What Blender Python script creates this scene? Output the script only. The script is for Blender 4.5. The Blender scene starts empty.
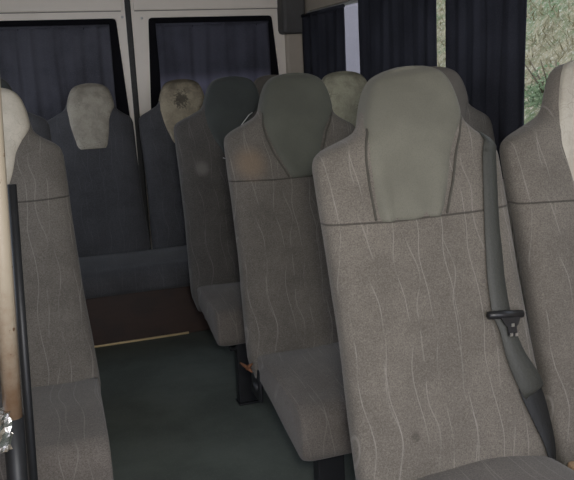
import bpy, bmesh, math, random
from mathutils import Vector, Matrix, noise as mnoise
random.seed(7)
sc = bpy.context.scene
COL = sc.collection
S = 1.15          # layout units -> metres (applied to everything at the end)
ZF = 0.14         # layout height of the floor
LIGHTS = []

# ------------------------------------------------------------ materials
def nt(name):
    m = bpy.data.materials.new(name); m.use_nodes = True
    t = m.node_tree; t.nodes.clear()
    out = t.nodes.new('ShaderNodeOutputMaterial'); b = t.nodes.new('ShaderNodeBsdfPrincipled')
    t.links.new(b.outputs[0], out.inputs[0])
    return m, t, b, out
class G:
    def __init__(s, t): s.t = t
    def n(s, kind, **kw):
        x = s.t.nodes.new(kind)
        for k, v in kw.items(): setattr(x, k, v)
        return x
    def put(s, sock, v):
        if hasattr(v, 'is_linked') or isinstance(v, bpy.types.NodeSocket): s.t.links.new(v, sock)
        elif isinstance(v, (tuple, list)): sock.default_value = (*v, 1) if len(v) == 3 and sock.type == 'RGBA' else v
        else: sock.default_value = v
    def math(s, op, a, b=0.0, c=0.0):
        x = s.n('ShaderNodeMath', operation=op)
        s.put(x.inputs[0], a); s.put(x.inputs[1], b); s.put(x.inputs[2], c)
        return x.outputs[0]
    def mix(s, f, a, b, mode='MIX'):
        x = s.n('ShaderNodeMix', data_type='RGBA', blend_type=mode)
        s.put(x.inputs[0], f); s.put(x.inputs[6], a); s.put(x.inputs[7], b)
        return x.outputs[2]
    def coord(s):
        mp = s.n('ShaderNodeMapping'); s.put(mp.inputs[0], s.n('ShaderNodeTexCoord').outputs['Object'])
        mp.inputs['Scale'].default_value = (1/S, 1/S, 1/S)
        return mp.outputs[0]
    def xyz(s, v):
        x = s.n('ShaderNodeSeparateXYZ'); s.put(x.inputs[0], v); return x.outputs
    def noise(s, v, scale, detail=3, rough=.5, dist=0):
        x = s.n('ShaderNodeTexNoise'); s.put(x.inputs['Vector'], v)
        x.inputs['Scale'].default_value = scale; x.inputs['Detail'].default_value = detail
        x.inputs['Roughness'].default_value = rough; x.inputs['Distortion'].default_value = dist
        return x.outputs['Fac']
    def voro(s, v, scale, feat='DISTANCE_TO_EDGE'):
        x = s.n('ShaderNodeTexVoronoi', feature=feat); s.put(x.inputs['Vector'], v); x.inputs['Scale'].default_value = scale
        return x.outputs['Distance']
    def step(s, v, lo, hi, a=0., b=1.):
        x = s.n('ShaderNodeMapRange', interpolation_type='SMOOTHSTEP'); s.put(x.inputs[0], v)
        x.inputs[1].default_value = lo; x.inputs[2].default_value = hi
        x.inputs[3].default_value = a; x.inputs[4].default_value = b
        return x.outputs[0]
    def bump(s, h, strength, dist=.01):
        x = s.n('ShaderNodeBump'); s.put(x.inputs['Height'], h)
        x.inputs['Strength'].default_value = strength; x.inputs['Distance'].default_value = dist
        return x.outputs[0]
def simple(name, col, rough=.6, metal=0, nscale=40, var=.25, bump=.1, spec=.4):
    m, t, b, o = nt(name); g = G(t); c = g.coord()
    f = g.noise(c, nscale, 4)
    dark = tuple(x*(1-var) for x in col); lite = tuple(min(1, x*(1+var)) for x in col)
    g.put(b.inputs['Base Color'], g.mix(f, dark, lite))
    b.inputs['Roughness'].default_value = rough; b.inputs['Metallic'].default_value = metal
    b.inputs['Specular IOR Level'].default_value = spec
    g.put(b.inputs['Normal'], g.bump(f, bump, .004))
    return m
def fabric(name, base, line, line_amt=.36, seam=None, stain=None, lines=True, soil=None):
    """woven upholstery with pale wandering threads; seam = local height of the cross seam"""
    m, t, b, o = nt(name); g = G(t); c = g.coord(); x, y, z = g.xyz(c)
    mott = g.noise(c, 7, 4, .6)
    weave = g.noise(c, 420, 2, .7)
    grain = g.noise(c, 300, 2, .75)
    col = g.mix(g.step(mott, .3, .7), tuple(v*.80 for v in base), tuple(v*1.16 for v in base))
    col = g.mix(g.step(weave, .3, .7), col, tuple(v*1.7 for v in base), 'MIX') if False else col
    col = g.mix(g.math('MULTIPLY', g.step(weave, .38, .68), .62), col, tuple(v*.45 for v in base))
    col = g.mix(g.math('MULTIPLY', g.step(grain, .46, .68), .34), col, tuple(min(1, v*1.5 + .012) for v in base))
    if lines:
        L = g.math('ADD', z, y)
        comb = g.n('ShaderNodeCombineXYZ'); g.put(comb.inputs[0], g.math('MULTIPLY', x, .55)); g.put(comb.inputs[2], L)
        for k, (per, off, amp, fr) in enumerate(((.052, 0., .013, 5.), (.078, .017, .020, 3.5))):
            w1 = g.math('SUBTRACT', g.noise(comb.outputs[0], fr, 1, .4), .5)
            w2 = g.math('SINE', g.math('MULTIPLY_ADD', L, 23. + 9*k, g.math('MULTIPLY', g.noise(comb.outputs[0], 5, 0), 6.)))
            u = g.math('ADD', g.math('ADD', x, off), g.math('ADD', g.math('MULTIPLY', w1, amp*4), g.math('MULTIPLY', w2, amp*.22)))
            fr_ = g.math('FRACT', g.math('DIVIDE', u, per))
            d = g.math('ABSOLUTE', g.math('SUBTRACT', fr_, .5))
            ln = g.step(d, .005, .026, 1., 0.)
            patch = g.step(g.noise(c, 10 + 4*k, 2), .36, .56)
            ln = g.math('MULTIPLY', g.math('MULTIPLY', ln, patch), line_amt*(1 - .3*k))
            ln = g.math('MULTIPLY', ln, g.step(weave, .2, .6, .35, 1.))
            col = g.mix(ln, col, line)
    h = g.math('ADD', g.math('MULTIPLY', weave, .5), g.math('MULTIPLY', mott, .6))
    if seam is not None:
        wob = g.math('MULTIPLY', g.math('SUBTRACT', g.noise(c, 9, 1), .5), .006)
        d = g.math('ABSOLUTE', g.math('ADD', g.math('SUBTRACT', z, seam), wob))
        sm = g.step(d, .0008, .0028, 1., 0.)
        col = g.mix(g.math('MULTIPLY', sm, .75), col, tuple(v*.25 for v in base))
        h = g.math('SUBTRACT', h, g.math('MULTIPLY', sm, 1.5))
    if stain:
        sx, sz, sr = stain
        dd = g.math('SQRT', g.math('ADD', g.math('POWER', g.math('SUBTRACT', x, sx), 2.), g.math('POWER', g.math('SUBTRACT', z, sz), 2.)))
        dd = g.math('ADD', dd, g.math('MULTIPLY', g.math('SUBTRACT', g.noise(c, 60, 2), .5), sr*1.2))
        col = g.mix(g.math('MULTIPLY', g.step(dd, sr*.2, sr*1.1, 1., 0.), .5), col, tuple(v*.35 for v in base))
    if soil:
        sx, sz, sr, scol = soil
        dd = g.math('SQRT', g.math('ADD', g.math('POWER', g.math('SUBTRACT', x, sx), 2.), g.math('POWER', g.math('SUBTRACT', z, sz), 2.)))
        col = g.mix(g.math('MULTIPLY', g.step(dd, sr*.2, sr, 1., 0.), .55), col, scol)
    g.put(b.inputs['Base Color'], col); b.inputs['Roughness'].default_value = .95
    b.inputs['Specular IOR Level'].default_value = .15
    b.inputs['Sheen Weight'].default_value = .12; b.inputs['Sheen Roughness'].default_value = .5
    g.put(b.inputs['Normal'], g.bump(h, .35, .003))
    return m
def padcloth(name, base, rough=.7):
    m, t, b, o = nt(name); g = G(t); c = g.coord()
    n1 = g.noise(c, 9, 3); n2 = g.noise(c, 500, 2)
    col = g.mix(g.step(n1, .3, .7), tuple(v*.86 for v in base), tuple(v*1.12 for v in base))
    col = g.mix(g.math('MULTIPLY', g.step(n2, .4, .7), .3), col, tuple(v*.6 for v in base))
    g.put(b.inputs['Base Color'], col); b.inputs['Roughness'].default_value = rough
    b.inputs['Specular IOR Level'].default_value = .25; b.inputs['Sheen Weight'].default_value = .1
    g.put(b.inputs['Normal'], g.bump(n2, .15, .002))
    return m
def vinyl(name, base, dirt, crack=.6, soil_hi=None, burst=None, grime=.5):
    """old cracked leatherette"""
    m, t, b, o = nt(name); g = G(t); c = g.coord(); x, y, z = g.xyz(c)
    nz = g.n('ShaderNodeTexNoise'); g.put(nz.inputs['Vector'], c); nz.inputs['Scale'].default_value = 25
    cv = g.n('ShaderNodeMixRGB'); cv.inputs[0].default_value = .06
    g.put(cv.inputs[1], c); g.put(cv.inputs[2], nz.outputs['Color'])
    e1 = g.voro(cv.outputs[0], 38); e2 = g.voro(cv.outputs[0], 95)
    gr = g.noise(c, 16, 5, .7)
    col = g.mix(g.math('MULTIPLY', g.step(gr, .4, .65), grime), base, dirt)
    ck = g.math('MULTIPLY', g.step(e1, .006, .03, 1., 0.), g.step(g.noise(c, 11, 2), .44, .56))
    ck2 = g.math('MULTIPLY', g.step(e2, .01, .05, 1., 0.), .35)
    k = g.math('MULTIPLY', g.math('MAXIMUM', ck, ck2), crack)
    col = g.mix(k, col, tuple(v*.3 for v in dirt))
    if soil_hi:      # hair grease worn into the upper edge
        col = g.mix(g.math('MULTIPLY', g.step(g.math('ADD', z, g.math('MULTIPLY', g.math('SUBTRACT', gr, .5), .1)), soil_hi[0], soil_hi[1]), soil_hi[2]), col, tuple(v*.5 for v in dirt))
    if burst:
        bx, bz, br = burst
        dx = g.math('SUBTRACT', x, bx); dz = g.math('SUBTRACT', z, bz)
        d = g.math('SQRT', g.math('ADD', g.math('POWER', dx, 2.), g.math('POWER', dz, 2.)))
        n5 = g.noise(c, 120, 3, .7); n6 = g.noise(c, 45, 2)
        dd = g.math('ADD', d, g.math('MULTIPLY', g.math('SUBTRACT', n5, .5), br*1.9)); dd = g.math('ADD', dd, g.math('MULTIPLY', g.math('SUBTRACT', n6, .5), br*.9))
        k2 = g.step(dd, br*.25, br*.8, 1., 0.)
        col = g.mix(g.math('MULTIPLY', k2, .78), col, (.035, .032, .028))
    g.put(b.inputs['Base Color'], col); b.inputs['Roughness'].default_value = .62
    b.inputs['Specular IOR Level'].default_value = .3
    g.put(b.inputs['Normal'], g.bump(g.math('SUBTRACT', gr, k), .3, .004))
    return m
def curtain_mat(name, base, trans=.06, weave=True, band=None):
    m, t, b, o = nt(name); g = G(t); c = g.coord(); x, y, z = g.xyz(c)
    w = g.noise(c, 260, 2, .7); n1 = g.noise(c, 6, 3)
    col = g.mix(g.step(n1, .3, .7), tuple(v*.8 for v in base), tuple(v*1.2 for v in base))
    col = g.mix(g.math('MULTIPLY', g.step(w, .45, .7), .4), col, tuple(v*1.7 for v in base))
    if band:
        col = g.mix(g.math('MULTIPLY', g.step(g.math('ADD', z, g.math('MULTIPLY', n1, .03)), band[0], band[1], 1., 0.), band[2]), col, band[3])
    g.put(b.inputs['Base Color'], col); b.inputs['Roughness'].default_value = .95; b.inputs['Specular IOR Level'].default_value = .1
    g.put(b.inputs['Normal'], g.bump(w, .3, .002))
    if trans:
        tr = g.n('ShaderNodeBsdfTranslucent'); g.put(tr.inputs[0], col)
        mx = g.n('ShaderNodeMixShader'); mx.inputs[0].default_value = trans
        t.links.new(b.outputs[0], mx.inputs[1]); t.links.new(tr.outputs[0], mx.inputs[2]); t.links.new(mx.outputs[0], o.inputs[0])
    return m
def glass_mat():
    m, t, b, o = nt('window_glass'); g = G(t); t.nodes.remove(b)
    tr = g.n('ShaderNodeBsdfTransparent'); tr.inputs[0].default_value = (.9, .93, .92, 1)
    gl = g.n('ShaderNodeBsdfGlossy'); gl.inputs['Roughness'].default_value = .03
    mx = g.n('ShaderNodeMixShader'); mx.inputs[0].default_value = .05
    t.links.new(tr.outputs[0], mx.inputs[1]); t.links.new(gl.outputs[0], mx.inputs[2]); t.links.new(mx.outputs[0], o.inputs[0])
    return m
def pole_mat():
    m, t, b, o = nt('worn_cream_paint'); g = G(t); c = g.coord(); x, y, z = g.xyz(c)
    n1 = g.noise(c, 30, 5, .7)
    k = g.step(g.math('ADD', z, g.math('MULTIPLY', g.math('SUBTRACT', n1, .5), .35)), .48, .78, 1., 0.)
    col = g.mix(k, (.36, .31, .235), (.19, .11, .06))
    col = g.mix(g.step(g.noise(c, 70, 4, .7), .62, .7), col, (.12, .06, .03))
    g.put(b.inputs['Base Color'], col); b.inputs['Roughness'].default_value = .38; b.inputs['Specular IOR Level'].default_value = .5
    return m
def plinth_mat():
    m, t, b, o = nt('brown_plywood'); g = G(t); c = g.coord()
    mp = g.n('ShaderNodeMapping'); g.put(mp.inputs[0], c); mp.inputs['Scale'].default_value = (2, 10, 14)
    n1 = g.noise(mp.outputs[0], 2.5, 5, .65, .6); n2 = g.noise(c, 9, 3)
    col = g.mix(n1, (.024, .013, .009), (.052, .026, .016)); col = g.mix(g.math('MULTIPLY', g.step(n2, .45, .7), .5), col, (.016, .011, .009))
    g.put(b.inputs['Base Color'], col); b.inputs['Roughness'].default_value = .55
    return m
def floor_mat():
    m, t, b, o = nt('green_grey_floor_vinyl'); g = G(t); c = g.coord()
    n1 = g.noise(c, 3.5, 5, .6); n2 = g.noise(c, 150, 3, .8)
    col = g.mix(g.step(n1, .3, .7), (.082, .096, .082), (.130, .149, .128))
    col = g.mix(g.math('MULTIPLY', g.step(n2, .5, .75), .5), col, (.175, .19, .16))
    g.put(b.inputs['Base Color'], col); b.inputs['Roughness'].default_value = .75
    g.put(b.inputs['Normal'], g.bump(n2, .3, .003))
    return m
def bank_mat():
    m, t, b, o = nt('dry_grass_bank'); g = G(t); c = g.coord()
    n1 = g.noise(c, 1.6, 4, .6); n2 = g.noise(c, 9, 5, .75); n3 = g.noise(c, 30, 3, .8)
    col = g.mix(g.step(n1, .35, .65), (.20, .17, .09), (.12, .17, .07))
    col = g.mix(g.step(n2, .42, .62), col, (.33, .28, .17)); col = g.mix(g.math('MULTIPLY', g.step(n3, .52, .7), .8), col, (.62, .58, .46))
    g.put(b.inputs['Base Color'], col); b.inputs['Roughness'].default_value = 1
    return m

FAB = (.146, .131, .110); LINE = (.36, .34, .31)
FABD = (.072, .073, .078); LINED = (.17, .175, .185)
M = dict(
 fab=fabric('taupe_seat_fabric', FAB, LINE, seam=.455, stain=(-.096, .082, .012)),
 fabB=fabric('taupe_window_seat_fabric', FAB, LINE, seam=.455),
 fabc=fabric('taupe_cushion_fabric', (.126, .112, .098), (.28, .26, .235)),
 fabrear=fabric('blue_grey_bench_fabric', FABD, LINED, .3),
 fabrearc=fabric('blue_grey_bench_cushion_fabric', FABD, LINED, .25),
 fabD=fabric('dull_seat_fabric', (.084, .079, .072), (.20, .19, .175), .4, seam=None, soil=(-.112, .42, .035, (.20, .19, .17))),
 fabC=fabric('tan_seat_fabric', (.116, .105, .090), (.27, .25, .225), .45, seam=.455, soil=(-.13, .50, .06, (.23, .165, .11))),
 padA=padcloth('olive_grey_pad_cloth', (.138, .134, .106)),
 padC=padcloth('dark_olive_pad_cloth', (.085, .088, .070)),
 padD=padcloth('charcoal_pad_cloth', (.050, .057, .054)),
 padN=padcloth('brown_pad_cloth', (.125, .112, .095)),
 vinB=vinyl('cream_vinyl', (.44, .41, .34), (.26, .23, .18), .35, grime=.35),
 vinG=vinyl('stained_cream_vinyl', (.40, .37, .30), (.20, .18, .145), .5, soil_hi=(.66, .76, .6)),
 vinH=vinyl('burst_cream_vinyl', (.40, .35, .25), (.17, .145, .11), .5, soil_hi=(.67, .73, .85), burst=(.010, .645, .058)),
 vinE=vinyl('chipped_cream_vinyl', (.50, .46, .38), (.28, .25, .20), .35, grime=.3),
 vinJ=vinyl('yellowed_vinyl', (.42, .41, .30), (.24, .23, .17), .75, soil_hi=(.68, .73, .6)),
 metal=simple('black_painted_steel', (.018, .019, .021), .45, .3, 30),
 rust=simple('rusty_steel', (.16, .07, .035), .7, .4, 60, .5),
 belt=simple('seatbelt_webbing', (.044, .045, .038), .55, 0, 300, .35, .3),
 beltd=simple('dark_belt_webbing', (.014, .015, .015), .55, 0, 300, .3, .3),
 plastic=simple('black_plastic', (.014, .014, .015), .35, 0, 40),
 chrome=simple('bare_steel', (.6, .6, .58), .28, 1, 80, .15),
 foil=simple('crumpled_silver_tape', (.75, .73, .68), .22, 1, 45, .3, 1.0),
 door=simple('cream_door_paint', (.83, .765, .67), .42, 0, 12, .06, .02, .5),
 doorlip=simple('door_groove', (.22, .20, .175), .5, 0, 12, .1),
 gasket=simple('black_rubber', (.006, .006, .008), .8, 0, 30, spec=.1),
 gap=simple('grey_rubber_seal', (.045, .045, .043), .7, 0, 60, .3),
 trimd=simple('grey_trim_plastic', (.075, .073, .070), .7, 0, 20, .15),
 head=simple('headliner', (.36, .35, .33), .9, 0, 60, .1),
 wall=simple('cream_wall_panel', (.42, .37, .30), .6, 0, 14, .1, .03),
 rail=simple('grey_window_trim', (.30, .30, .29), .45, .2, 30, .1),
 navy=curtain_mat('navy_curtain', (.031, .033, .043), .02),
 rearc=curtain_mat('blue_grey_curtain', (.085, .087, .105), .08),
 rearc2=curtain_mat('daylit_band_curtain', (.072, .074, .095), .10, band=(-.29, -.21, .9, (.24, .24, .33))),  # paler lower band paints daylight on the cloth
 glass=glass_mat(), pole=pole_mat(), plinth=plinth_mat(), floor=floor_mat(), bank=bank_mat(),
 gold=simple('brass_strip', (.62, .48, .27), .35, .5, 30, .1),
 grass=simple('pale_grass', (.36, .32, .20), .9, 0, 5, .6), leaf=simple('green_leaf', (.16, .21, .10), .8, 0, 12, .5),
 ground=simple('outside_gravel', (.30, .28, .25), .95, 0, 12, .3),
 twig=simple('brown_twig', (.14, .11, .07), .9, 0, 30),
 outw=simple('lavender_render', (.31, .285, .31), .9, 0, 6, .06),
 shade_piping=simple('edge_shadow_piping', (.060, .056, .045), .85, 0, 90, .3),
 tan=simple('tan_rusted_stub', (.30, .20, .12), .7, 0, 60, .4),
 thread=simple('white_thread', (.62, .62, .60), .8, 0, 20, .1),
)
# ------------------------------------------------------------ object helpers
def link(name, bm, mat, parent=None, smooth=True, loc=None):
    me = bpy.data.meshes.new(name); bm.to_mesh(me); bm.free()
    if smooth:
        for p in me.polygons: p.use_smooth = True
    o = bpy.data.objects.new(name, me); COL.objects.link(o); me.materials.append(mat)
    if parent: o.parent = parent
    if loc: o.location = loc
    return o
def thing(name, label, cat, loc=(0, 0, 0), group=None):
    o = bpy.data.objects.new(name, None); COL.objects.link(o); o.location = loc; o.empty_display_size = .1
    return tag(o, label, cat, group)
def tag(o, label, cat, group=None, kind=None):
    o['label'] = label; o['category'] = cat
    if group: o['group'] = group
    if kind: o['kind'] = kind
    return o
def struct(o): o['kind'] = 'structure'; return o
def box(bm, x0, x1, y0, y1, z0, z1, bev=0, seg=2):
    r = bmesh.ops.create_cube(bm, size=1); vs = r['verts']
    for v in vs: v.co = Vector(((x0+x1)/2 + v.co.x*(x1-x0), (y0+y1)/2 + v.co.y*(y1-y0), (z0+z1)/2 + v.co.z*(z1-z0)))
    if bev:
        es = list({e for v in vs for e in v.link_edges})
        bmesh.ops.bevel(bm, geom=es, offset=bev, segments=seg, affect='EDGES', profile=.5)
    return bm
def nb(*a, **k): return box(bmesh.new(), *a, **k)
def tube(bm, pts, r, n=14, cap=True):
    pts = [Vector(p) for p in pts]; rings = []
    up = None
    for i, p in enumerate(pts):
        d = (pts[min(i+1, len(pts)-1)] - pts[max(i-1, 0)]).normalized()
        if up is None: up = Vector((0, 0, 1)) if abs(d.z) < .9 else Vector((1, 0, 0))
        a = d.cross(up).normalized(); b = d.cross(a); up = a.cross(d) if False else up
        rr = r[i] if isinstance(r, (list, tuple)) else r
        rings.append([bm.verts.new(p + a*math.cos(2*math.pi*k/n)*rr + b*math.sin(2*math.pi*k/n)*rr) for k in range(n)])
    skin(bm, rings, cap); return bm
def skin(bm, rings, cap=True):
    n = len(rings[0])
    for A, B in zip(rings, rings[1:]):
        for k in range(n): bm.faces.new((A[k], A[(k+1) % n], B[(k+1) % n], B[k]))
    if cap:
        bm.faces.new(rings[0][::-1]); bm.faces.new(rings[-1])
    bmesh.ops.recalc_face_normals(bm, faces=bm.faces)
def interp(tab, x):
    """monotone piecewise cubic"""
    if x <= tab[0][0]: return tab[0][1]
    if x >= tab[-1][0]: return tab[-1][1]
    n = len(tab); h = [tab[i+1][0]-tab[i][0] for i in range(n-1)]; d = [(tab[i+1][1]-tab[i][1])/h[i] for i in range(n-1)]
    m = [d[0]] + [0 if d[i-1]*d[i] <= 0 else 2*d[i-1]*d[i]/(d[i-1]+d[i]) for i in range(1, n-1)] + [d[-1]]
    for i in range(n-1):
        if x <= tab[i+1][0]:
            t = (x-tab[i][0])/h[i]
            return (tab[i][1]*(2*t**3-3*t*t+1) + h[i]*m[i]*(t**3-2*t*t+t) + tab[i+1][1]*(-2*t**3+3*t*t) + h[i]*m[i+1]*(t**3-t*t))
def sgnpow(v, e): return math.copysign(abs(v)**e, v)

# ------------------------------------------------------------ seats
HW = [(-.06, .186), (0, .202), (.1, .200), (.25, .195), (.4, .195), (.5, .197), (.55, .197), (.570, .192), (.583, .179), (.595, .156), (.607, .133), (.62, .115),
      (.64, .105), (.66, .099), (.685, .090), (.703, .081), (.714, .071), (.722, .057), (.7275, .034), (.730, .008)]
CX = [(0, 0.), (.56, 0.), (.60, .006), (.63, .0145), (.73, .022)]      # the head section leans a little sideways
HD = [(-.06, .040), (0, .052), (.3, .050), (.5, .046), (.6, .040), (.68, .036), (.715, .026), (.730, .006)]
def back_rows():
    hs = [-.06 + i*.02 for i in range(29)] + [.505 + i*.006 for i in range(38)]
    return [h for h in hs if h < .7305]
def sm(h):
    t = min(1, max(0, (h-.58)/.06)); return t*t*(3-2*t)
def backrest_bm(rec, lean, hw=HW, hd=HD, n=56, ex=3.2, rip=1, tilt=0., cxs=1.):
    bm = bmesh.new(); rings = []
    for h in back_rows():
        w, d = interp(hw, h), interp(hd, h); ring = []
        for k in range(n):
            a = 2*math.pi*k/n
            x = sgnpow(math.cos(a), 2/ex)*w; y = sgnpow(math.sin(a), 2/ex)*d
            # shallow lumbar dish and bolsters on the front
            if y < 0:
                u = x/w
                y += .010*math.exp(-((u)/.55)**2)*math.exp(-((h-.2)/.22)**2)
            y += .0025*rip*mnoise.noise(Vector((x*9, h*9, 3*rip)))
            ring.append(bm.verts.new((x + lean*h + cxs*interp(CX, h), y + rec*h, h + tilt*x*sm(h))))
        rings.append(ring)
    skin(bm, rings); return bm
def pad_bm(rec, lean, tab, hd=HD, n=48, ex=4.5, folds=0., puff=.006, bottom=.455, tilt=0., cxs=1., shift=0., wrap=True):
    """slip cover round the head section: wide at the top, narrowing to a shield point"""
    bm = bmesh.new(); rings = []
    top = .7335; N = 60
    for i in range(N+1):
        t = i/N; t = 1-(1-t)**1.25
        h = bottom + (top-bottom)*t
        w = interp(tab, h); d = interp(hd, min(h, .728)) + puff*min(1, (i+.4)/3)
        if h > .715: d = max(d, .02*(max(0, top-h)/.0185)**.5 + .004)
        ring = []
        for k in range(n):
            a = 2*math.pi*k/n
            x = sgnpow(math.cos(a), 2/ex)*w; y = sgnpow(math.sin(a), 2/ex)*d
            if y < 0 and folds:
                u = x/w; f = math.exp(-(h-bottom)/.07)
                y -= folds*f*math.sin(u*9 + 1.2 + 12*(h-bottom))*(1-abs(u)**4)
            if wrap:
                if y > 0: y *= .92
            else: y = -.5*d + .5*y
            pc = cxs*interp(CX, h) + shift*max(0, min(1, (.62-h)/(.62-bottom)))
            ring.append(bm.verts.new((x + lean*h + pc, y + rec*h, h + tilt*x*sm(h))))
        rings.append(ring)
    skin(bm, rings); return bm
def padtab(bw, mid=None, bottom=.455, top=True):
    m = mid or .1055
    k = m/.1055
    return [(bottom, bw), (bottom+.02, bw+(m-bw)*.15), (.52, bw+(m-bw)*.52), (.57, bw+(m-bw)*.80), (.605, bw+(m-bw)*.97), (.63, m), (.66, .1005*k), (.685, .0925*k), (.703, .084*k), (.715, .074*k), (.724, .060*k), (.730, .040*k), (.7335, .012*k)]
def cushion_bm(w=.187, taper=-.010, crown=0., length=.37, t0=.06, t1=.135, top=.025, droop=.0, n=40):
    """wedge seat cushion, its front rounded under; origin at the joint, front towards -y"""
    bm = bmesh.new(); rings = []
    xs = [-1, -.995, -.98, -.955, -.91, -.85, -.7, -.45, -.2, 0, .2, .45, .7, .85, .91, .955, .98, .995, 1]
    prof = []
    def add(y, z): prof.append((y, z))
    for i in range(12): t = i/11; add(.02 - (length-.06+.02)*t, top + .012*math.sin(math.pi*t) - droop*t)
    R = .055; zt = top-droop
    for i in range(1, 9):
        a = math.pi/2*i/8; add(-(length-R) - R*math.sin(a), zt - R + R*math.cos(a))
    zb = zt - t1
    for i in range(0, 7):
        a = math.pi/2*i/6; r = .03; add(-(length - r + 0) - r*math.cos(a)*.9, zb + r - r*math.sin(a))
    for i in range(1, 9): t = i/8; add(-(length-.03) + (length-.03+.02)*t, zb + (top - t0 - zb)*t)
    cy = sum(p[0] for p in prof)/len(prof); cz = sum(p[1] for p in prof)/len(prof)
    for u in xs:
        k = (1-abs(u)**14)**(1/2.2) if abs(u) < 1 else 0
        sc_ = .80 + .20*k
        ring = [bm.verts.new((u*(w - taper*max(0, min(1, -y/length))), cy + (y-cy)*(.95+.05*k), cz + (z-cz)*sc_ - crown*abs(u)**3 + .004*mnoise.noise(Vector((u*2, y*8, z*8))))) for y, z in prof]
        rings.append(ring)
    skin(bm, rings); return bm

SEATS = {}
def seat(key, name, label, x, y, rec=.3233, lean=.0, shift=0., tilt=0., cxs=1., wrap=True, wsc=1., crown=0., cdz=0., cdx=0., fab='fab', pad=('padA', .055), cfab='fabc', group=None, cushion=True, legs=True, folds=0., padmid=None, bottom=.455, puff=.006, zJ=.45, shade_piping=False, clen=.37, ctap=-.010, cth=.135):
    t = thing(name, label, 'seat', (x, y, ZF), group); SEATS[key] = t
    J = zJ - ZF
    link('backrest', backrest_bm(rec, lean, rip=1 + (hash_(key) % 5)*.15, tilt=tilt, cxs=cxs, hw=[(q[0], q[1]*(wsc if q[0] < .6 else 1)) for q in HW]), M[fab], t, loc=(0, 0, J))
    pt_ = padtab(pad[1], padmid, bottom); hwt = [(q[0], q[1]*(wsc if q[0] < .6 else 1)) for q in HW]
    pd = link('headrest_pad', pad_bm(rec, lean, padtab(pad[1], padmid, bottom), folds=folds, puff=puff, bottom=bottom, tilt=tilt, cxs=cxs, shift=shift, wrap=wrap), M[pad[0]], t, loc=(0, 0, J))
    if shade_piping:  # dark edge tubes, painting the thin shadow line beside the pad
        def edge(h, sd):
            w = interp(pt_, h)*.972; c_x = cxs*interp(CX, h); p_c = c_x + shift*max(0, min(1, (.62-h)/(.62-bottom)))
            q = min(.999, abs(p_c + sd*w - c_x)/interp(hwt, h)); x_ = p_c + sd*w
            return Vector((x_ + lean*h, rec*h - interp(HD, h)*(1-q**3.2)**(1/3.2) - .0005, h + tilt*x_*sm(h)))
        for sd in (-1, 1):
            pb_ = bmesh.new(); tube(pb_, [edge(bottom+.004+i*.0068, sd) for i in range(26)], .0024, 8); link('shade_piping', pb_, M['shade_piping'], pd)
    if cushion: link('cushion', cushion_bm(length=clen, crown=crown, t1=cth, taper=ctap), M[cfab], t, loc=(cdx, -.03, J + cdz))
    if legs:
        fr = bmesh.new()
        box(fr, -.15, .15, -.30, -.275, J-.125, J-.10, .004); box(fr, -.15, .15, .02, .05, J-.085, J-.06, .004)
        for s in (-1, 1): box(fr, s*.14-.012, s*.14+.012, -.30, .05, J-.115, J-.09, .003)
        link('seat_frame', fr, M['metal'], t, smooth=False)
        for (lx, ly, zt) in ((-.095, -.285, J-.10), (.105, -.285, J-.10), (.07, .035, J-.07)):
            lb = bmesh.new(); w_ = .034 if ly < 0 else .022
            box(lb, lx-w_, lx+w_, ly-.018, ly+.018, .006, zt, .003); box(lb, lx-w_-.004, lx+w_+.004, ly-.026, ly+.026, 0, .007, .002)
            link('leg', lb, M['metal'], t, smooth=False)
    return t
def hash_(s): return sum(ord(c)*7 for c in s)

XA, YA, P, SP = .705, 1.154, .70, .4175
gA, gW, gL, gR = 'seats right of the aisle', 'seats beside the windows', 'seats left of the aisle', 'rear bench seats'
seat('A', 'passenger_seat', 'taupe fabric seat nearest the camera, olive-grey headrest cover, seatbelt hanging down its front', XA, YA, pad=('padA', .075), folds=.008, shift=-.034, shade_piping=True, tilt=.10, padmid=.1038, crown=.026, cdz=-.010, group=gA)
A = SEATS['A']
seat('B', 'passenger_seat', 'taupe window seat at the right edge with cream vinyl headrest, beside the seatbelt seat', XA+SP-.004, YA, pad=('vinB', .075), padmid=.094, wrap=False, puff=.004, cxs=1.9, fab='fabB', cdz=-.016, cdx=.012, crown=.022, group=gW)
C = seat('C', 'passenger_seat', 'brown-grey aisle seat with dark olive headrest cover, directly behind the seatbelt seat', XA-.002, YA+P, lean=.022, cdz=-.010, fab='fabC', pad=('padC', .036), shift=-.004, cxs=1.2, shade_piping=True, group=gA)
seat('Cn', 'passenger_seat', 'mostly hidden window seat whose brown headrest shows right behind the olive-grey headrest', XA+SP+.02, YA+P, lean=.03, fab='fabC', pad=('padN', .05), group=gW)
D = seat('D', 'passenger_seat', 'dull grey aisle seat with charcoal headrest cover tapering to a point, before rear bench', XA-.004, YA+2*P, lean=.020, fab='fabD', pad=('padD', .010), shift=-.022, cxs=1.7, clen=.325, cth=.118, group=gA)
seat('Dn', 'passenger_seat', 'window seat with cracked yellowish vinyl headrest, below the strip of bright window glass', XA+SP+.025, YA+2*P, lean=.04, fab='fabD', pad=('vinJ', .05), group=gW)
seat('E', 'passenger_seat', 'taupe seat at left edge with cream vinyl headrest, behind the cream pole', -.0642-.02, 1.8608, lean=-.03, cxs=1.5, cdx=.008, ctap=.012, fab='fabC', pad=('vinE', .045), padmid=.104, group=gL)
seat('F', 'passenger_seat', 'dark seat whose shoulder shows just behind the left-edge cream-headrest seat', -.085, 2.60, lean=-.03, cxs=0, zJ=.49, fab='fabrear', cfab='fabrearc', pad=('padD', .03), group=gL)
YR = 3.3242
seat('G', 'passenger_seat', 'blue-grey rear bench seat with stained cream headrest, facing the aisle', .286, YR, lean=.0, fab='fabrear', pad=('vinG', .070), padmid=.103, cushion=False, legs=False, wsc=.975, group=gR)
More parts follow.
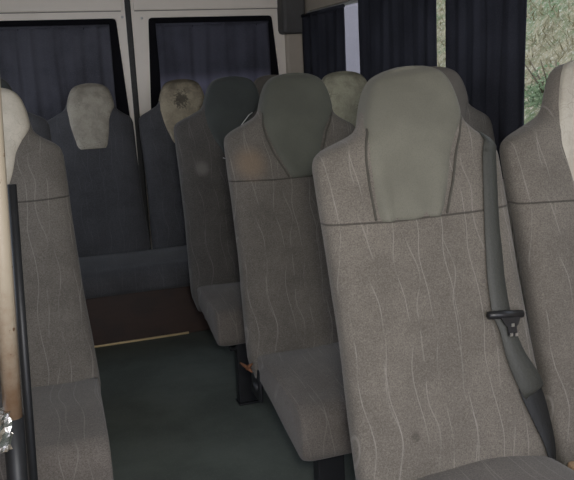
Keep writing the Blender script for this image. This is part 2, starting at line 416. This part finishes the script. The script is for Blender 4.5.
seat('H', 'passenger_seat', 'rear bench seat whose cream headrest has a burst dark hole', .689, YR, lean=.012, fab='fabrear', pad=('vinH', .03), shift=-.03, cushion=False, legs=False, wsc=.975, group=gR)
seat('I', 'passenger_seat', 'rear bench seat by right wall, dark headrest just showing beside the olive headrest', 1.115, YR-.02, lean=.02, fab='fabrear', pad=('padN', .05), cushion=False, legs=False, wsc=.975, group=gR)

# hinge bracket with frayed orange foam beside the second-row cushion
hb = bmesh.new()
box(hb, -.190, -.180, -.05, .03, .20, .29, .004); tube(hb, [(-.198, -.02, .235), (-.175, -.02, .235)], .014, 14)
link('hinge_bracket', hb, M['metal'], C)
fo = bmesh.new()
tube(fo, [(-.225, .0, .302), (-.210, -.02, .292), (-.203, -.035, .284)], [.002, .006, .002], 8)
tube(fo, [(-.215, -.02, .288), (-.207, -.028, .300), (-.20, -.03, .306)], [.002, .005, .002], 8)
link('frayed_foam', fo, M['rust'], C)['label'] = 'scrap of frayed orange foam'
# loose white threads at the torn edge of the third-row headrest cover
def dpt(x, h, out=.055): return (x + interp(CX, h)*1.7, .3233*h - out, .31 + h)
for pts, r in (([dpt(.035, .545), dpt(.052, .566, .062), dpt(.073, .594, .060), dpt(.086, .602, .056)], .0017),
               ([dpt(.03, .535), dpt(.055, .553, .064), dpt(.08, .568, .062), dpt(.096, .58, .056)], .0014),
               ([dpt(-.035, .452), dpt(-.026, .449, .058), dpt(-.016, .454)], .0016)):
    th = bmesh.new(); tube(th, pts, r, 6); link('loose_thread', th, M['thread'], D)['label'] = 'white loose thread at the cover edge'

# ---------------- seat belt on the nearest seat
def abk(u, h, out=0.):
    w = interp(HW, h); d = interp(HD, h); q = min(.999, abs(u)/w)
    y = -d*(1-q**3.2)**(1/3.2)
    return Vector((u + interp(CX, h), y + .3233*h - out, .31 + h))
def strap(name, left, right, mat, parent, thick=.0022, sub=8):
    """webbing between two edge polylines lying on the seat"""
    bm = bmesh.new(); n = len(left); rings = []
    def lerp(P, t):
        f = t*(n-1); i = min(int(f), n-2); f -= i
        # catmull
        p0, p1, p2, p3 = P[max(i-1, 0)], P[i], P[i+1], P[min(i+2, n-1)]
        return .5*((2*p1) + (p2-p0)*f + (2*p0-5*p1+4*p2-p3)*f*f + (3*p1-p0-3*p2+p3)*f**3)
    m = (n-1)*sub
    for j in range(m+1):
        l, r = lerp(left, j/m), lerp(right, j/m)
        l2, r2 = lerp(left, min(1, (j+.5)/m)), lerp(right, min(1, (j+.5)/m)); l1, r1 = lerp(left, max(0, (j-.5)/m)), lerp(right, max(0, (j-.5)/m))
        nn = (r-l).cross((l2+r2)-(l1+r1)).normalized()*thick
        mid = (l+r)/2
        rings.append([bm.verts.new(q) for q in (l-nn*.4, mid-nn, r-nn*.4, r+nn*.4, mid+nn, l+nn*.4)])
    skin(bm, rings)
    return link(name, bm, mat, parent)
L = [Vector((.168, .26, .31+.56)), Vector((.158, .212, .31+.603)), abk(.151, .590, .007), abk(.145, .570, .006), abk(.139, .549, .006), abk(.117, .439, .005), abk(.107, .38, .005), abk(.100, .331, .005), abk(.096, .268, .006)]
Rr = [Vector((.199, .26, .31+.54)), Vector((.190, .205, .31+.586)), abk(.182, .574, .007), abk(.177, .560, .007), abk(.172, .545, .007), abk(.151, .434, .006), abk(.145, .38, .006), abk(.139, .325, .006), abk(.138, .262, .007)]
belt = strap('seat_belt', L, Rr, M['belt'], A); belt['label'] = 'grey-green webbing belt hanging from the shoulder'
L2 = [abk(.098, .262, .007), abk(.106, .235, .008), abk(.110, .194, .007), abk(.118, .157, .008), abk(.130, .122, .010), abk(.139, .108, .006)]
R2 = [abk(.138, .257, .008), abk(.139, .238, .010), abk(.150, .196, .015), abk(.170, .160, .018), abk(.186, .128, .016), abk(.188, .116, .004)]
strap('folded_belt', L2, R2, M['belt'], A)['label'] = 'belt webbing folded over below the tongue'
L3 = [abk(.128, .128, .004), abk(.134, .105, .006), abk(.150, .06, .007), abk(.166, .015, .008), abk(.173, -.03, .008)]
R3 = [abk(.176, .135, .006), abk(.187, .105, .010), abk(.193, .06, .012), abk(.195, .012, .012), abk(.194, -.03, .012)]
strap('lap_belt', L3, R3, M['beltd'], A)['label'] = 'dark lower belt running into the gap'
tg = bmesh.new()
# T-shaped tongue with a slot bar
a0, a1 = abk(.083, .271, .014), abk(.160, .262, .016)
tube(tg, [a0, a0.lerp(a1, .5), a1], [.0075, .0085, .0075], 12)
tongue = link('belt_tongue', tg, M['plastic'], belt)
tb = bmesh.new(); c0 = abk(.128, .260, .017)
ux = (a1-a0).normalized(); uz = Vector((.05, .30, 1)).normalized()
def plate(bm, pts, th):
    nrm = Vector((0, -1, .3)).normalized()*th
    A_ = [bm.verts.new(c0 + ux*px + uz*pz + nrm) for px, pz in pts]; B_ = [bm.verts.new(c0 + ux*px + uz*pz - nrm) for px, pz in pts]
    bm.faces.new(A_); bm.faces.new(B_[::-1])
    for i in range(len(pts)): j = (i+1) % len(pts); bm.faces.new((A_[i], B_[i], B_[j], A_[j]))
    bmesh.ops.recalc_face_normals(bm, faces=bm.faces)
plate(tb, [(-.022, .002), (-.014, -.012), (-.008, -.016), (-.008, -.034), (.012, -.034), (.012, -.016), (.018, -.011), (.024, .002)], .0016)
link('tongue_plate', tb, M['plastic'], belt, smooth=False)
ts = bmesh.new()
for (u0, v0) in ((-.004, -.030), (.008, -.030), (.002, -.012)):
    p = c0 + ux*u0 + uz*v0 + Vector((0, -.004, 0)); box(ts, p.x-.003, p.x+.003, p.y-.001, p.y+.001, p.z-.003, p.z+.003)
link('tongue_rivet', ts, M['chrome'], belt, smooth=False)['label'] = 'small bright metal rivets'
# belt buckle stub / rusty bracket in the gap between the two front seats
rb = bmesh.new(); box(rb, .192, .211, -.10, -.07, .27, .306, .006); link('buckle_stub', rb, M['tan'], A)['label'] = 'tan rusty stub in the gap between seats'

# ---------------- rear bench cushion and plinth
bc = thing('bench_cushion', 'long blue-grey cushion of the rear bench, above the brown plinth', 'cushion', (.60, YR, ZF))
W = .86
cb = cushion_bm(w=W, taper=0, length=.32, t0=.09, t1=.098, top=.022); link('cushion_body', cb, M['fabrearc'], bc, loc=(0, -.10, .31))
pl = thing('bench_plinth', 'reddish-brown plywood plinth under the rear bench with a brass edge strip', 'plinth', (.60, 0, ZF))
yp = 3.04
link('plinth_panel', nb(-.86, .79, yp, yp+.03, 0, .222, .003), M['plinth'], pl, smooth=False)
link('plinth_deck', nb(-.86, .79, yp+.03, 3.5, .13, .15, .002), M['plinth'], pl, smooth=False)
for xx in (-.8, .0, .74): link('plinth_rib', nb(xx-.01, xx+.01, yp+.03, 3.48, 0, .13, .002), M['plinth'], pl, smooth=False)
es = bmesh.new(); box(es, -.86, -.03, yp-.008, yp+.002, 0, .0075, .001); link('edge_strip', es, M['gold'], pl, smooth=False)['label'] = 'thin brass strip along the floor'

# ---------------- curtains
def curtain_bm(p0, p1, z0, z1, amp, waves, nrm, seed=0, gather=0., nz=26):
    """pleated cloth hanging from p0->p1 (xy), solid with 2.5 mm thickness"""
    bm = bmesh.new(); p0, p1, nrm = Vector(p0), Vector(p1), Vector(nrm); nx = max(40, int(waves*12))
    def grid(off):
        G_ = []
        for j in range(nz+1):
            t = j/nz; row = []
            for i in range(nx+1):
                s = i/nx
                ph = s*waves*2*math.pi + seed + .5*mnoise.noise(Vector((s*5, t*1.2, seed)))*3
                a = amp*(.55 + .45*t)*(math.sin(ph) + .35*math.sin(2.3*ph + 1))
                ee = 1 + gather*(1-2*abs(t-.5))*0
                q = p0.lerp(p1, s) + nrm*(a + off)
                wob = .004*mnoise.noise(Vector((seed, t*3, s*2)))
                d = (p1-p0).normalized()
                q = q + d*wob
                row.append(bm.verts.new((q.x, q.y, z1 + (z0-z1)*t + (.004*math.sin(ph) if j == nz else 0))))
            G_.append(row)
        return G_
    A_, B_ = grid(.00125), grid(-.00125)
    for j in range(nz):
        for i in range(nx):
            bm.faces.new((A_[j][i], A_[j][i+1], A_[j+1][i+1], A_[j+1][i])); bm.faces.new((B_[j][i], B_[j+1][i], B_[j+1][i+1], B_[j][i+1]))
    for j in range(nz):
        for i in (0, nx): bm.faces.new((A_[j][i], A_[j+1][i], B_[j+1][i], B_[j][i]))
    for i in range(nx):
        for j in (0, nz): bm.faces.new((A_[j][i], A_[j][i+1], B_[j][i+1], B_[j][i]))
    bmesh.ops.recalc_face_normals(bm, faces=bm.faces)
    return bm
XW = 1.40
def wcurt(y0, y1, label, waves, seed, z1=1.50):
    t = thing('window_curtain', label, 'curtain', (XW, (y0+y1)/2, z1), 'navy curtains on the side windows')
    yc = (y0+y1)/2
    link('cloth', curtain_bm((-.012, y0-yc, 0), (-.012, y1-yc, 0), -.66, 0, .009, waves, (1, 0, 0), seed), M['navy'], t)
    hm = bmesh.new(); tube(hm, [(-.012, y0-yc, 0), (-.012, y1-yc, 0)], .009, 12); link('heading', hm, M['navy'], t)
    return t
wcurt(3.205, 3.735, 'navy curtain at the rearmost side window, left of the bright glass strip', 5, 1.0, 1.462)
wcurt(2.412, 3.055, 'wide navy curtain on the side window, behind the olive-grey headrest', 7, 2.2)
wcurt(1.895, 2.337, 'navy curtain nearest the camera, right of the narrow gap showing grass', 5, 4.1)
rod = bmesh.new(); tube(rod, [(XW-.012, .7, 1.516), (XW-.012, 3.08, 1.516)], .006, 10)
tag(link('curtain_rod', rod, M['rail']), 'thin grey rod carrying the navy side window curtains', 'curtain rod')
def rcurt(x0, x1, label, waves, seed, mat):
    t = thing('rear_curtain', label, 'curtain', ((x0+x1)/2, 3.79, 1.45), 'curtains on the rear doors'); xc = (x0+x1)/2
    link('cloth', curtain_bm((x0-xc, .012, 0), (x1-xc, .012, 0), -.62, -.004, .0075, waves, (0, 1, 0), seed), M[mat], t)
    hm = bmesh.new(); tube(hm, [(x0-xc, .012, -.006), (x1-xc, .012, -.006)], .006, 10); link('heading', hm, M[mat], t)
    return t
rcurt(-.165, .447, 'blue-grey pleated curtain on the left rear door window', 6.5, .6, 'rearc')
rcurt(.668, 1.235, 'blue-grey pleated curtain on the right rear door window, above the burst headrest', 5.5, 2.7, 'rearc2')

# ---------------- shell
struct(link('floor', nb(-.36, 1.45, -.75, 3.86, ZF-.03, ZF), M['floor'], smooth=False))
struct(link('ceiling', nb(-.36, 1.48, -.75, 3.86, 1.74, 1.77), M['head'], smooth=False))
def holed(name, plane, bounds, holes, d0, d1, mat, parent=None, bev=.0):
    """panel with polygonal window holes; plane 'y' (rear) or 'x' (side); holes are 4 corner lists (a,z)"""
    bm = bmesh.new()
    def P3(a, z, d): return (a, d, z) if plane == 'y' else (d, a, z)
    for d in (d0, d1):
        edges = []
        a0, a1, z0, z1 = bounds
        loops = [[(a0, z0), (a1, z0), (a1, z1), (a0, z1)]] + holes
        for lp in loops:
            vs = [bm.verts.new(P3(a, z, d)) for a, z in lp]
            for i in range(len(vs)): edges.append(bm.edges.new((vs[i], vs[(i+1) % len(vs)])))
        bmesh.ops.triangle_fill(bm, use_beauty=True, use_dissolve=False, edges=edges)
    bm.verts.ensure_lookup_table(); n = sum([4] + [len(h) for h in holes]); V = bm.verts[:]
    i = 0
    for lp in [4] + [len(h) for h in holes]:
        for k in range(lp):
            a, b = V[i+k], V[i+(k+1) % lp]; c, d = V[n+i+(k+1) % lp], V[n+i+k]
            bm.faces.new((a, b, c, d))
        i += lp
    bmesh.ops.recalc_face_normals(bm, faces=bm.faces)
    return link(name, bm, mat, parent, smooth=False)
def rounded(c, r=.02, seg=5):
    out = []; n = len(c)
    for i in range(n):
        p = Vector(c[i]); a = (Vector(c[i-1])-p).normalized(); b = (Vector(c[(i+1) % n])-p).normalized()
        for k in range(seg+1):
            t = k/seg; q = p + a*r*(1-t)**2 + b*r*t**2
            out.append((q.x, q.y))
    return out
def ringframe(name, plane, outer, inner, d0, d1, mat, parent=None):
    bm = bmesh.new(); n = len(outer)
    def P3(q, d): return bm.verts.new((q[0], d, q[1]) if plane == 'y' else (d, q[0], q[1]))
    o0 = [P3(q, d0) for q in outer]; i0 = [P3(q, d0) for q in inner]; o1 = [P3(q, d1) for q in outer]; i1 = [P3(q, d1) for q in inner]
    for k in range(n):
        j = (k+1) % n
        bm.faces.new((o0[k], o0[j], i0[j], i0[k])); bm.faces.new((o1[k], i1[k], i1[j], o1[j]))
        bm.faces.new((o0[k], o1[k], o1[j], o0[j])); bm.faces.new((i0[k], i0[j], i1[j], i1[k]))
    bmesh.ops.recalc_face_normals(bm, faces=bm.faces)
    return link(name, bm, mat, parent, smooth=False)
def pane(plane, outl, d, parent):
    bm = bmesh.new()
    lo = [bm.verts.new((q[0], d, q[1]) if plane == 'y' else (d, q[0], q[1])) for q in outl]
    hi = [bm.verts.new((q[0], d+.004, q[1]) if plane == 'y' else (d+.004, q[0], q[1])) for q in outl]
    bm.faces.new(lo); bm.faces.new(hi[::-1])
    for k in range(len(lo)): j = (k+1) % len(lo); bm.faces.new((lo[k], hi[k], hi[j], lo[j]))
    bmesh.ops.recalc_face_normals(bm, faces=bm.faces)
    return link('pane', bm, M['glass'], parent, smooth=False)
def shrink(c, dx, dz):
    cx = sum(q[0] for q in c)/len(c); cz = sum(q[1] for q in c)/len(c)
    return [(q[0] - math.copysign(dx, q[0]-cx), q[1] - math.copysign(dz, q[1]-cz)) for q in c]
YD = 3.80
def rear_door(idx, x0, x1, win, inn):
    rw = rounded(win, .018)
    d = struct(holed('door_%d' % idx, 'y', (x0, x1, ZF+.01, 1.72), [rw], YD, YD+.055, M['door']))
    ringframe('gasket', 'y', rounded(shrink(win, -.001, -.001), .018), rounded(inn, .02), YD+.006, YD+.05, M['gasket'], d)
    pane('y', rounded(shrink(win, .02, .02), .02), YD+.042, d)
    gv = nb(x0+.015, x1-.02, YD-.003, YD+.002, 1.507, 1.511, .001); link('panel_groove', gv, M['doorlip'], d, smooth=False)
    lp = nb(x0+.012, x1-.012, YD-.006, YD+.002, 1.512, 1.70, .003); link('upper_panel', lp, M['door'], d, smooth=False)
    return d
SEAM = .534
d1 = rear_door(1, -.31, .527, [(-.19, .82), (.519, .82), (.482, 1.477), (-.15, 1.477)], [(-.12, .86), (.415, .86), (.415, 1.43), (-.12, 1.43)])
d2 = rear_door(2, .555, 1.318, [(.600, .82), (1.312, .82), (1.256, 1.477), (.634, 1.477)], [(.70, .86), (1.20, .86), (1.20, 1.43), (.70, 1.43)])
# screws at the door edges
for d, (sx, sz) in ((d2, (.603, 1.475)), (d2, (1.298, 1.473)), (d1, (.512, 1.482))):
    s = bmesh.new(); bmesh.ops.create_uvsphere(s, u_segments=10, v_segments=6, radius=.006)
    for v in s.verts: v.co = Vector((v.co.x + sx, v.co.y*.6 + YD-.002, v.co.z + sz))
    link('screw', s, M['chrome'], d)
link('door_seal', nb(.527, .555, YD-.004, YD+.03, ZF+.01, 1.72, .006), M['gap'], d2, smooth=False)
struct(link('wall_rear', nb(-.36, 1.48, YD+.055, YD+.075, ZF, ZF+.03), M['wall'], smooth=False))
struct(link('trim_1', nb(1.318, XW+.03, YD-.03, YD+.05, ZF, 1.385, .012), M['wall'], smooth=False))      # rear corner pillar
struct(link('trim_2', nb(1.285, XW+.01, YD-.085, YD+.05, 1.380, 1.735, .02, ), M['trimd'], smooth=False))      # grey corner cover
struct(link('trim_3', nb(-.36, -.31, YD-.03, YD+.05, ZF, 1.735, .01), M['wall'], smooth=False))
# right wall with three windows
wins = [[(2.93, .84), (3.76, .84), (3.705, 1.486), (2.93, 1.486)], [(2.16, .84), (2.83, .84), (2.83, 1.486), (2.16, 1.486)], [(.75, .84), (2.10, .84), (2.10, 1.486), (.75, 1.486)]]
struct(holed('wall_right', 'x', (-.75, 3.86, ZF-.02, 1.75), [rounded(w, .03) for w in wins], XW+.012, XW+.055, M['wall']))
for i, w in enumerate(wins):
    wf = struct(ringframe('window_%d' % (i+1), 'x', rounded(shrink(w, -.006, -.012), .032), rounded(shrink(w, .006, .006), .03), XW+.002, XW+.05, M['rail']))
    pane('x', rounded(w, .03), XW+.035, wf)
# left wall with open daylight windows (mostly out of view)
lw = [[(1.3, .84), (2.2, .84), (2.2, 1.486), (1.3, 1.486)], [(2.35, .84), (3.5, .84), (3.5, 1.486), (2.35, 1.486)], [(-.2, .3), (.7, .3), (.7, 1.6), (-.2, 1.6)]]
struct(holed('wall_left', 'x', (-.75, 3.86, ZF-.02, 1.75), [rounded(w, .03) for w in lw], -.38, -.34, M['wall']))
for i, w in enumerate(lw[:2]):
    wf = struct(ringframe('window_%d' % (i+4), 'x', rounded(shrink(w, -.006, -.012), .032), rounded(shrink(w, .006, .006), .03), -.37, -.332, M['rail'])); pane('x', rounded(w, .03), -.365, wf)

# ---------------- pole
px, py = -.060, 1.2
pole = thing('grab_pole', 'cream painted grab pole, rusty lower down, at the left edge of the view', 'pole', (px, py, ZF))
def lx(z): return .053*(z + ZF - .70)
pb = bmesh.new(); tube(pb, [(lx(z), 0, z) for z in (.53, .8, 1.0, 1.3, 1.6)], .0142, 20); link('tube', pb, M['pole'], pole)
sb = bmesh.new(); tube(sb, [(lx(z), 0, z) for z in (0, .3, .535)], .0160, 20); box(sb, -.065, .015, -.035, .035, 0, .01, .002); link('black_sleeve', sb, M['metal'], pole)['label'] = 'dark lower sleeve of the pole'
fb = bmesh.new(); rings = []
for j in range(9):
    z = .488 + j*.0075; ring = []
    for k in range(22):
        a = 2*math.pi*k/22; r = .0165 + .007*random.random()
        ring.append(fb.verts.new((lx(z) - .020 + r*math.cos(a), -.006 + r*math.sin(a)*.9, z + .004*random.random())))
    rings.append(ring)
skin(fb, rings); link('tape_wrap', fb, M['foil'], pole, smooth=False)['label'] = 'crumpled silver tape around the pole'
dark_strip = thing('dark_upright', 'thin black upright just right of the cream pole', 'dark_strip', (0, 0, ZF))  # thin dark upright filling the dark strip beside the pole
gb = bmesh.new(); tube(gb, [(-.038 + .045*(z-.70), 1.27, z-ZF) for z in (ZF, .6, 1.03)], .0075, 14); link('upright', gb, M['metal'], dark_strip)
fb2 = nb(-.10, -.03, 1.25, 1.31, 0, .008, .002); link('dark_foot', fb2, M['metal'], dark_strip, smooth=False)

# ---------------- outside
gr = struct(link('ground', nb(-12, 16, -10, 22, -.75, -.55), M['ground'], smooth=False))
bk = bmesh.new(); NX, NY = 26, 60
def bank_z(x, y): return -.55 + max(0, (x-2.2))*.95 + .18*mnoise.noise(Vector((x*.9, y*.9, 0))) + .06*mnoise.noise(Vector((x*4, y*4, 5)))
rows = []
for i in range(NX+1):
    x = 2.2 + i*.16; rows.append([bk.verts.new((x, -1 + (1.93*x + 1)*j/NY, bank_z(x, -1 + (1.93*x+1)*j/NY))) for j in range(NY+1)])
for i in range(NX):
    for j in range(NY): bk.faces.new((rows[i][j], rows[i+1][j], rows[i+1][j+1], rows[i][j+1]))
low = [bk.verts.new((r[-1].co.x, r[-1].co.y, -.6)) for r in rows]
for i in range(NX): bk.faces.new((rows[i][-1], rows[i+1][-1], low[i+1], low[i]))
far = [bk.verts.new((v.co.x, v.co.y, -.6)) for v in rows[-1]]
for j in range(NY): bk.faces.new((rows[-1][j], rows[-1][j+1], far[j+1], far[j]))
bmesh.ops.recalc_face_normals(bk, faces=bk.faces)
struct(link('grassy_bank', bk, M['bank']))
gb = bmesh.new()
for _ in range(7000):
    x = random.uniform(2.9, 5.6); y = random.uniform(.9, 1.9)*x
    if math.hypot(x-3.7, y-4.72) < .5: continue
    z = bank_z(x, y); hgt = random.uniform(.03, .10); a = random.uniform(0, 6.28); w = random.uniform(.004, .010)
    tip = Vector((random.uniform(-.10, .10), random.uniform(-.10, .10), hgt))
    b = Vector((x, y, z-.01)); d = Vector((math.cos(a), math.sin(a), 0))*w
    v = [gb.verts.new(b-d), gb.verts.new(b+d), gb.verts.new(b+tip*.55+d*.7), gb.verts.new(b+tip), gb.verts.new(b+tip*.55-d*.7)]
    gb.faces.new(v)
tag(link('dry_grass', gb, M['grass'], smooth=False), 'dry pale grass growing on the bank outside the windows', 'grass', kind='stuff')
def shrub(x, y, r, label):
    t = thing('shrub', label, 'shrub', (x, y, bank_z(x, y)), 'shrubs on the bank outside'); lb = bmesh.new(); st = bmesh.new()
    for k in range(7):
        a = k*.9; tube(st, [(0, 0, -.03), (r*.35*math.cos(a), r*.35*math.sin(a), r*.6), (r*.7*math.cos(a), r*.7*math.sin(a), r*1.1)], [.012, .008, .003], 6)
    for _ in range(1100):
        v = Vector((random.gauss(0, 1), random.gauss(0, 1), random.gauss(0, 1))).normalized()*r*random.uniform(.4, 1); v.z = abs(v.z)*.9 + .12*r
        d = Vector((random.gauss(0, 1), random.gauss(0, 1), random.gauss(0, 1))).normalized(); e = d.orthogonal().normalized(); s = random.uniform(.012, .028)
        lb.faces.new([lb.verts.new(v-d*s), lb.verts.new(v+e*s*.45), lb.verts.new(v+d*s), lb.verts.new(v-e*s*.45)])
    link('foliage', lb, M['leaf'], t, smooth=False); link('stem', st, M['twig'], t)
shrub(3.7, 4.72, .34, 'green shrub on the grassy bank, right of the nearest navy curtain')

struct(link('wall_outside', nb(2.0, 3.98, 8.0, 8.2, -.6, 3.2, .01), M['outw'], smooth=False))
# ---------------- lights
def area(name, loc, target, sx, sy, energy, col=(1, 1, 1)):
    l = bpy.data.lights.new(name, 'AREA'); l.shape = 'RECTANGLE'; l.size = sx*S; l.size_y = sy*S; l.energy = energy; l.color = col
    o = bpy.data.objects.new(name, l); COL.objects.link(o); o.location = Vector(loc)
    d = (Vector(target)-Vector(loc)); o.rotation_euler = d.to_track_quat('-Z', 'Y').to_euler(); return o
area('phone_flash', (.06, .02, 1.24), (.55, 1.6, .8), .10, .10, 13, (1, .97, .92))
area('windscreen_daylight', (.5, -.72, 1.3), (.5, 2, .8), 1.5, .6, 9, (.93, .97, 1))
w = bpy.data.worlds.new('overcast_sky'); sc.world = w; w.use_nodes = True
t = w.node_tree; bg = t.nodes['Background']
g = G(t); tc = g.n('ShaderNodeTexCoord'); gx = g.xyz(tc.outputs['Generated'])
cr = g.mix(g.step(gx[2], 0., .8), (.80, .78, .90), (.62, .68, .86)); g.put(bg.inputs[0], cr); bg.inputs[1].default_value = 2.6

# ---------------- camera
f, pit, yaw, roll, zc = 765.5, .2116, .3249, -.0469, 1.1774
Fv = Vector((math.sin(yaw)*math.cos(pit), math.cos(yaw)*math.cos(pit), -math.sin(pit)))
R0 = Vector((math.cos(yaw), -math.sin(yaw), 0)); U0 = R0.cross(Fv)
c_, s_ = math.cos(roll), math.sin(roll); Rv = R0*c_ + U0*s_; Uv = U0*c_ - R0*s_
cam = bpy.data.cameras.new('camera'); co = bpy.data.objects.new('camera', cam); COL.objects.link(co)
cam.sensor_width = 36; cam.sensor_fit = 'HORIZONTAL'; cam.lens = f/574*36; cam.clip_start = .02
mat = Matrix((Rv, Uv, -Fv)).transposed().to_4x4(); mat.translation = Vector((0, 0, zc)); co.matrix_world = mat
sc.camera = co

# ---------------- layout units -> metres, floor at zero
done = set()
for o in list(COL.objects):
    if o.parent is None: o.location = (o.location - Vector((0, 0, ZF)))*S if True else o.location
    else: o.location = o.location*S
    if o.type == 'MESH' and o.data.name not in done:
        done.add(o.data.name); o.data.transform(Matrix.Scale(S, 4))
sc.view_settings.view_transform = 'Standard'; sc.view_settings.look = 'None'; sc.view_settings.exposure = 0; sc.view_settings.gamma = 1
sc.view_settings.use_curve_mapping = False
